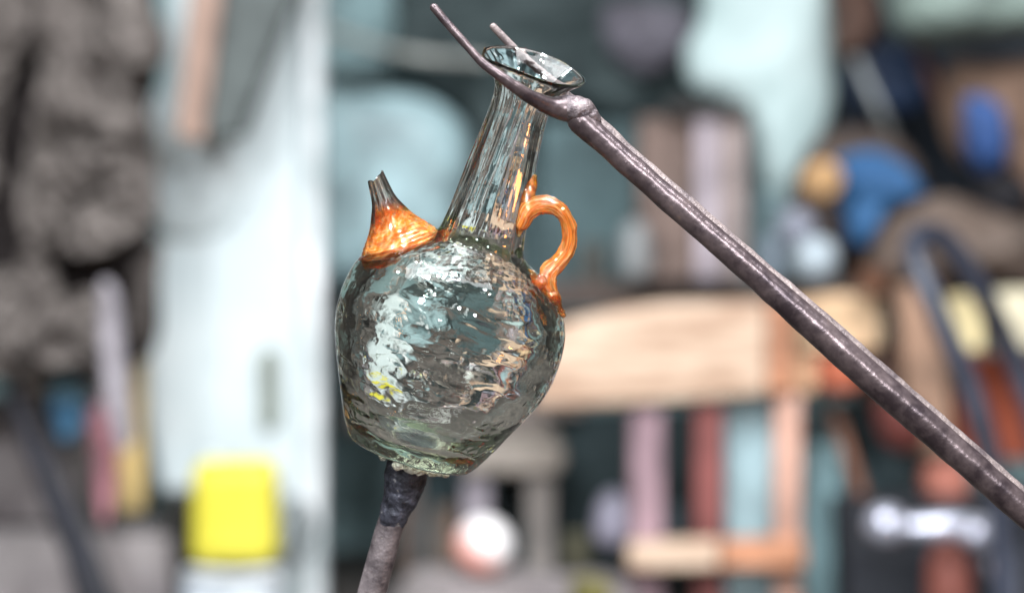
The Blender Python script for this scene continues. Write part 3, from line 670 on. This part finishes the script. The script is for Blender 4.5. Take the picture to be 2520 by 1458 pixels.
# hose
M_hose = flat('blue_grey_rubber', 44, 48, 60, rough=0.4, spec=0.6)
hz = [(2476, 1560, 2.1), (2468, 1350, 2.1), (2442, 1150, 2.1), (2392, 970, 2.1), (2325, 810, 2.1), (2268, 680, 2.11), (2250, 605, 2.13), (2292, 576, 2.15), (2352, 622, 2.16),
      (2428, 740, 2.17), (2490, 870, 2.18), (2545, 1020, 2.18), (2590, 1220, 2.18), (2610, 1560, 2.18)]
tag(tube('rubber_hose', [at(*p) for p in hz], [0.0104] * len(hz), M_hose, None, 240, 22, 0.0002, 0.05, 131), 'blue-grey rubber hose looped up at the right edge', 'hose')

# chrome valve
M_chrome = pmat('chrome', srgb(186, 188, 202), srgb(206, 206, 218), rough=0.24, metallic=0.55, scale=20, bump=0.05)
DV = 2.25
valve = empty('chrome_valve', at(2300, 1560, DV), 'shiny chrome valve with round knob at lower right', 'valve')
ball('knob', 2180, 1290, DV, 50, M_chrome, valve)
tube('stem', [at(2190, 1292, DV), at(2250, 1296, DV), at(2330, 1296, DV), at(2420, 1300, DV)], [24 * K * DV, 27 * K * DV, 36 * K * DV, 28 * K * DV], M_chrome, valve, 40, 28)
ball('nut', 2402, 1314, DV - 0.02, 36, M_chrome, valve)
ball('nut', 2460, 1392, DV - 0.01, 34, M_chrome, valve)
tube('pipe', [at(2440, 1300, DV), at(2480, 1380, DV), at(2490, 1620, DV)], [0.010, 0.011, 0.011], M_chrome, valve, 40, 24)
tag(prism('black_machine', [(2075, 1235), (2600, 1215), (2600, 1640), (2090, 1640)], 2.40, 0.10, flat('black_machine_paint', 26, 28, 34)), 'black machine housing behind the chrome valve', 'machine')
tag(lathe('coral_bottle', [(-0.07, 0.020), (-0.06, 0.0225), (0.0, 0.0225), (0.018, 0.019), (0.030, 0.010), (0.034, 0.009)], at(2336, 1412, 2.3), (0, 0, 1), flat('coral_plastic', 148, 86, 74, rough=0.5), None, 32), 'coral bottle standing below the chrome valve', 'bottle')

# ------------------------------------------------------------------ behind: low centre
stool = empty('grey_stool', at(1300, 1560, 2.6), 'low grey stool behind the base of the jug', 'stool')
M_stool = flat('putty_paint', 152, 142, 132)
prism('seat', [(1140, 1092), (1370, 1075), (1395, 1120), (1380, 1165), (1140, 1170)], 2.58, 0.2, M_stool, stool, 0.01)
prism('leg', rect(1295, 1172, 1362, 1560), 2.6, 0.03, flat('putty_leg', 130, 122, 116), stool, 0.005)
prism('leg', rect(1140, 1172, 1205, 1560), 2.6, 0.03, flat('mauve_leg', 134, 126, 132), stool, 0.005)
prism('leg', rect(1215, 1172, 1262, 1500), 2.76, 0.03, flat('umber_leg', 52, 48, 46), stool, 0.004)
prism('stretcher', rect(1065, 1245, 1125, 1545), 2.7, 0.02, flat('brown_strut', 104, 86, 74), stool, 0.004)
tag(prism('teal_cabinet', rect(1000, 1130, 1560, 1420), 2.95, 0.1, flat('slate_teal_cabinet', 92, 112, 116)), 'slate teal cabinet low behind the grey stool', 'cabinet')
bo = empty('pink_ball', at(1190, 1410, 2.42), 'shiny white and pink ball on the ground near the punty rod', 'ball')
def two_tone():
    m = pmat('white_pink_enamel', srgb(240, 170, 156), srgb(244, 238, 236), rough=0.35, scale=6, bump=0)
    nt = m.node_tree; cr = [n for n in nt.nodes if n.type == 'VALTORGB'][0]
    sx = nt.nodes.new('ShaderNodeSeparateXYZ'); tc = [n for n in nt.nodes if n.type == 'TEX_COORD'][0]
    ad = nt.nodes.new('ShaderNodeMath'); ad.operation = 'MULTIPLY_ADD'; ad.inputs[1].default_value = 11; ad.inputs[2].default_value = 0.22
    sm = nt.nodes.new('ShaderNodeMath'); sm.operation = 'ADD'
    nt.links.new(tc.outputs['Object'], sx.inputs[0]); nt.links.new(sx.outputs[0], sm.inputs[0]); nt.links.new(sx.outputs[2], sm.inputs[1])
    nt.links.new(sm.outputs[0], ad.inputs[0]); nt.links.new(ad.outputs[0], cr.inputs[0]); return m
ball('shell', 1190, 1342, 2.42, 72, two_tone(), bo)
pedestal = tag(pillow('ground_rubble', [(1000, 1412), (1190, 1408), (1400, 1418), (1560, 1440), (1560, 1580), (1000, 1580)], 2.46, 0.18, M_mound, None, 0.006, 0.08, 141, 3), 'grey mound of rubble under the pink ball', 'rubble')
tag(pillow('lilac_jar', [(1480, 1220), (1520, 1205), (1550, 1240), (1552, 1320), (1520, 1350), (1470, 1330), (1462, 1280)], 2.56, 0.05, flat('lilac_glaze', 178, 172, 188, rough=0.4), None), 'lilac jar standing left of the mauve rack post', 'jar')
tag(pillow('yellow_cloth', [(1400, 1432), (1460, 1424), (1500, 1450), (1490, 1500), (1410, 1500)], 2.38, 0.04, flat('olive_yellow_cloth', 100, 94, 50), None, 0.003, 0.05, 142), 'olive yellow cloth scrap at the lower edge', 'cloth')

# ------------------------------------------------------------------ small clutter of the workshop
def rod(name, a, b, r, mat, label, cat):
    m = (Vector(a) + Vector(b)) / 2 + Vector((0.004, -0.01, -0.012))
    return tag(tube(name, [a, m, b], [r] * 3, mat, None, 40, 12), label, cat)
M_rope = flat('grey_rope', 150, 150, 144); M_rust = flat('rusty_rod', 110, 72, 54, rough=0.6); M_tin = flat('dull_tin', 150, 152, 150, rough=0.4, metallic=0.4)
rod('slack_rope', at(790, 70, 3.05), at(1190, 150, 3.0), 0.006, M_rope, 'slack grey rope strung across the wall above the jug', 'rope')
rod('iron_hook', at(2110, 150, 2.9), at(2190, 330, 2.9), 0.006, M_tin, 'thin tin rod hanging against the navy black board', 'rod')
rod('rusty_rod', at(2230, 40, 2.9), at(2330, 300, 2.88), 0.007, M_rust, 'rusty rod leaning under the grey-green sack', 'rod')
rod('rusty_rod', at(2052, 1010, 2.5), at(2150, 1330, 2.48), 0.007, M_rust, 'rusty rod leaning beside the teal slab', 'rod')
def tin(px, py, d, w, h, mat, label):
    k_ = K * d; r_ = w / 2 * k_; hh = h * k_
    return tag(lathe('tin_can', [(0, r_ * 0.92), (0.002, r_), (hh * 0.94, r_), (hh * 0.96, r_ * 1.04), (hh, r_ * 1.0), (hh, r_ * 0.86), (hh * 0.9, r_ * 0.84)], at(px, py, d), (0, 0, 1), mat, None, 28), label, 'can')
tin(1460, 690, 2.75, 70, 95, flat('dark_tin', 84, 84, 80, rough=0.5), 'dark tin can on the shelf right of the jug handle')
tin(1900, 690, 2.64, 50, 110, flat('blue_grey_tin', 120, 130, 140, rough=0.4), 'blue-grey tin can on the shelf beside the balls')
tin(2150, 720, 2.42, 80, 60, flat('rust_tin', 120, 82, 62), 'rust coloured tin can standing on the honey pine block')
tin(1420, 1420, 2.6, 70, 110, flat('olive_tin', 96, 92, 74), 'olive tin can on the ground between stool and rack')
tin(1660, 1330, 2.52, 60, 90, flat('slate_tin', 70, 80, 84), 'slate tin can behind the lower rail of the rack')
